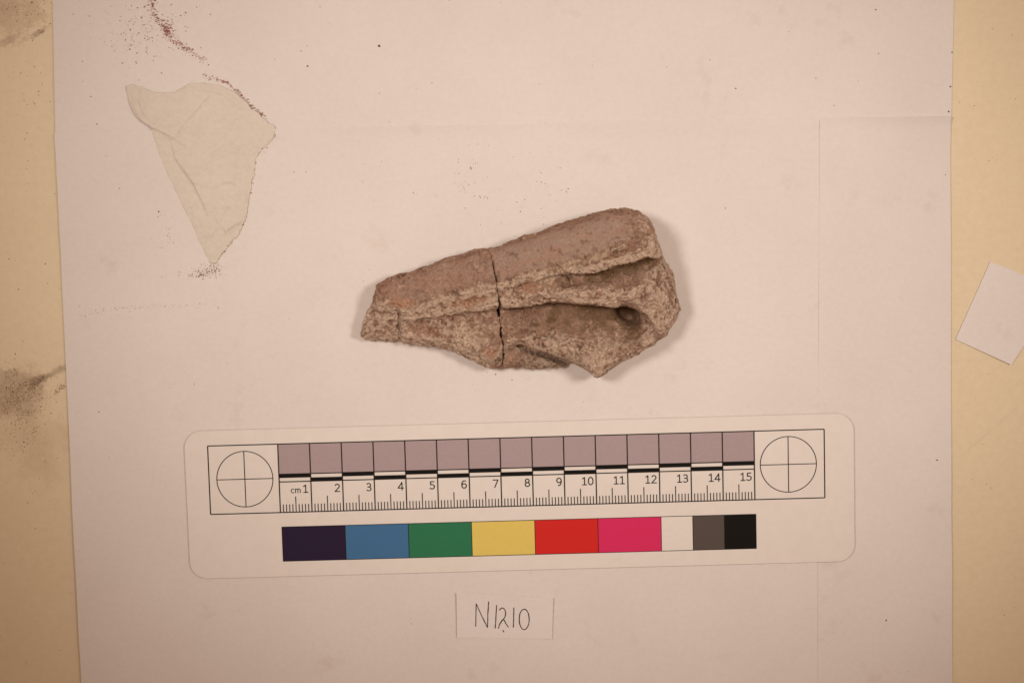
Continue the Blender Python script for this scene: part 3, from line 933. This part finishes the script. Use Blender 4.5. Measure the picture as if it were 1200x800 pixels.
# ------------------------------------------------------------------ crumbs and dust
def crumb_mat(name, cols):
    k = NT(name)
    p = k.coords()
    f = k.noise(p, 700, 3, 0.7)
    n = len(cols)
    c = k.ramp(f, [(0.32 + 0.36 * i / max(1, n - 1), cc) for i, cc in enumerate(cols)])
    k.l(c, k.b.inputs['Base Color']); k.b.inputs['Roughness'].default_value = 0.9
    return k.m
REDC = crumb_mat("red_crumb", [(0.24, 0.08, 0.055), (0.40, 0.16, 0.115), (0.52, 0.28, 0.21)])
BRNC = crumb_mat("brown_crumb", [(0.12, 0.066, 0.042), (0.26, 0.15, 0.095), (0.40, 0.27, 0.185)])
DRKC = crumb_mat("dark_crumb", [(0.02, 0.014, 0.012), (0.05, 0.03, 0.022), (0.10, 0.06, 0.04)])
rng = np.random.default_rng(7)
def crumbs(name, pts, sizes, mat, label, on_table=False, extra=None):
    """low irregular lumps, one joined object"""
    pts = np.asarray(pts, float); n = len(pts)
    X, Y = px2w(pts[:, 0], pts[:, 1])
    base = np.zeros(n) if on_table else (ZTOP + paper_wave(X, Y) - 0.00003)
    if extra is not None: base = base + extra
    r = np.asarray(sizes) / 3730.0
    octa = np.array([(1, 0, 0), (0.3, .95, 0), (-.8, .6, 0), (-.8, -.6, 0), (.3, -.95, 0), (0.1, 0.05, 1), (0, 0, -0.3)], float)
    FC = [(0, 1, 5), (1, 2, 5), (2, 3, 5), (3, 4, 5), (4, 0, 5), (1, 0, 6), (2, 1, 6), (3, 2, 6), (4, 3, 6), (0, 4, 6)]
    jit = 1 + rng.uniform(-.4, .4, (n, 7, 3))
    ang = rng.uniform(0, 6.283, n); asp = rng.uniform(0.5, 1.0, n); hz = rng.uniform(0.45, 0.9, n)
    S = octa[None] * jit
    sx, sy = S[..., 0], S[..., 1] * asp[:, None]
    x = (sx * np.cos(ang)[:, None] - sy * np.sin(ang)[:, None]) * r[:, None] + X[:, None]
    y = (sx * np.sin(ang)[:, None] + sy * np.cos(ang)[:, None]) * r[:, None] + Y[:, None]
    z = S[..., 2] * (r * hz)[:, None] + base[:, None] + 0.00002
    V = np.stack([x, y, z], -1).reshape(-1, 3)
    F = (np.array(FC)[None] + 7 * np.arange(n)[:, None, None]).reshape(-1, 3)
    o = mesh_obj(name, V.tolist(), F.tolist(), mat)
    tag(o, label, "crumbs", kind='stuff')
    return o
def along(pl, n, spread):
    P = np.array(pl, float); s = np.concatenate([[0], np.cumsum(np.hypot(*np.diff(P, axis=0).T))])
    t = rng.uniform(0, s[-1], n)
    q = np.stack([np.interp(t, s, P[:, 0]), np.interp(t, s, P[:, 1])], 1)
    return q + rng.normal(0, spread, (n, 2))
def blob(u, v, ru, rv, n): return np.stack([rng.normal(u, ru, n), rng.normal(v, rv, n)], 1)
def sz(n, lo, hi): return lo + (hi - lo) * rng.uniform(0, 1, n) ** 3

A = np.concatenate([along([(178, 0), (182, 18), (196, 34), (200, 44), (210, 52), (224, 61)], 170, 2.0), blob(197, 35, 3, 4, 60),
                    blob(175, 40, 22, 22, 130), blob(150, 30, 40, 24, 70), along([(236, 69), (240, 73)], 14, 2)])
A = np.concatenate([A, blob(176, 28, 24, 22, 120), along([(176, 0), (182, 18), (196, 34), (210, 52), (226, 62), (240, 72)], 260, 2.4), blob(197, 36, 4, 6, 120)])
crumbs("red_crumbs", A, sz(len(A), 0.22, 0.95), REDC, "trail of red brick dust on the paper above the torn tissue")
A = along([(238, 89), (252, 93), (266, 97), (276, 105), (285, 114), (296, 126), (312, 138)], 190, 1.3)
B = along([(321, 150), (322, 160), (314, 170), (301, 182), (298, 205), (294, 222), (288, 255), (282, 270), (266, 292), (256, 304)], 150, 0.9)
A = np.concatenate([A, B, [(306, 207), (286, 214), (291, 200)]])
crumbs("edge_crumbs", A, sz(len(A), 0.35, 1.1), REDC, "red and brown crumbs caught along the edge of the torn tissue", extra=0.00015)
A = np.concatenate([blob(245, 318, 9, 4, 260), blob(228, 322, 10, 3, 60), blob(196, 272, 10, 18, 24), along([(198, 262), (200, 282)], 18, 2)])
crumbs("brown_crumbs", A, sz(len(A), 0.3, 1.0), BRNC, "small heap of grey brown grit below the point of the torn tissue")
A = np.concatenate([along([(92, 372), (110, 366), (135, 360), (170, 359), (215, 358), (260, 357)], 120, 1.6), blob(120, 365, 18, 5, 30)])
crumbs("brown_crumbs", A, sz(len(A), 0.25, 0.75), BRNC, "thin line of brown grit on the paper between tissue and stone")
A = np.concatenate([blob(556, 192, 5, 4, 16), blob(543, 219, 5, 3, 22), blob(630, 210, 5, 6, 14), blob(612, 243, 5, 3, 10), blob(485, 226, 2, 3, 6),
                    blob(560, 205, 30, 22, 40), blob(640, 230, 20, 14, 16), blob(600, 180, 90, 40, 30), blob(425, 195, 20, 15, 14),
                    along([(538, 170), (578, 170)], 12, 1.5), along([(545, 220), (570, 235)], 10, 2),
                    [(611, 174), (631, 212), (658, 223), (595, 233), (639, 238), (637, 263), (606, 275), (655, 257), (633, 200)]])
crumbs("brown_crumbs", A, sz(len(A), 0.25, 0.95), BRNC, "scattered brown crumbs on the paper along the upper edge of the stone")
A = np.stack([rng.uniform(70, 1110, 330), rng.uniform(0, 800, 330)], 1)
A = A[(A[:, 0] < 700) | (rng.uniform(size=len(A)) < 0.35)]
A = A[~((A[:, 1] > 478) & (A[:, 1] < 685) & (A[:, 0] > 210) & (A[:, 0] < 1005))]
A = A[poly_sdf(A[:, 0], A[:, 1], OUT) > 8]
crumbs("dust_specks", A, sz(len(A), 0.25, 0.75), BRNC, "fine brown dust specks scattered over the white paper")
A = [(444.5, 54.5), (1026, 12), (861.5, 104), (243, 133), (281, 149), (255, 194.5), (232, 239), (361, 78), (361, 157), (393, 159), (1097, 538), (1037.5, 725.5),
     (115, 146), (187, 248), (581, 438), (571, 436), (600, 445), (141, 221), (345, 202), (359, 202), (1113, 102), (1111, 131), (1115, 62)]
o = crumbs("dark_specks", A, [1.3, 1.0, 1.0, 1.0, 1.1, 1.7, 1.3, 0.9, 0.8, 0.8, 1.2, 1.5, 0.9, 1.2, 1.0, 0.8, 0.8, .7, .7, .7, 0.9, 1.1, 0.9], DRKC,
           "single dark specks lying far apart on paper and tissue", extra=np.array([0.0002 if 200 < a[0] < 300 and 100 < a[1] < 300 else 0 for a in A]))
A = np.concatenate([blob(14, 462, 20, 15, 1100), blob(10, 448, 14, 7, 600), blob(26, 490, 16, 18, 500), along([(32, 458), (46, 447), (58, 439), (74, 431)], 520, 1.6), along([(62, 462), (82, 446)], 200, 1.6),
                    along([(81, 426), (82, 446), (84, 470)], 60, 0.8), blob(28, 480, 18, 14, 170), blob(28, 515, 18, 14, 110), blob(40, 530, 24, 40, 60)])
A = A[A[:, 0] < np.interp(A[:, 1], [0, 200, 800], [60, 65, 96])]
A = A[(fbm([A[:, 0], A[:, 1]], 14, 3, 131) > -0.12)]
crumbs("table_grit", A, sz(len(A), 0.16, 0.75), BRNC, "dark brown grit spread on the table where the dirt smear meets the paper", on_table=True)
A = np.concatenate([blob(30, 8, 26, 10, 120), along([(34, 48), (48, 38), (62, 28)], 50, 2), blob(30, 60, 20, 60, 60),
                    [(51, 24), (62, 29), (9, 42), (44, 62), (4, 71), (10, 90), (32, 156), (21, 134), (1, 268), (24, 289)], blob(35, 220, 22, 110, 60), blob(40, 640, 24, 90, 40)])
A = A[A[:, 0] < np.interp(A[:, 1], [0, 200, 800], [60, 65, 96])]
crumbs("table_grit", A, sz(len(A), 0.3, 1.0), BRNC, "loose reddish brown grit on the table in the corner by the dust trail", on_table=True)
A = np.concatenate([np.stack([rng.uniform(1122, 1198, 50), rng.uniform(0, 800, 50)], 1), [(1180, 50), (1190, 116), (1122, 184), (1123, 325), (1122, 583)]])
A = A[~((A[:, 1] > 300) & (A[:, 1] < 430))]
A = np.concatenate([A, [(1121, 324)]])
crumbs("table_grit", A, sz(len(A), 0.3, 0.75), BRNC, "sparse grit on the clean strip of table beside the blank slip", on_table=True)
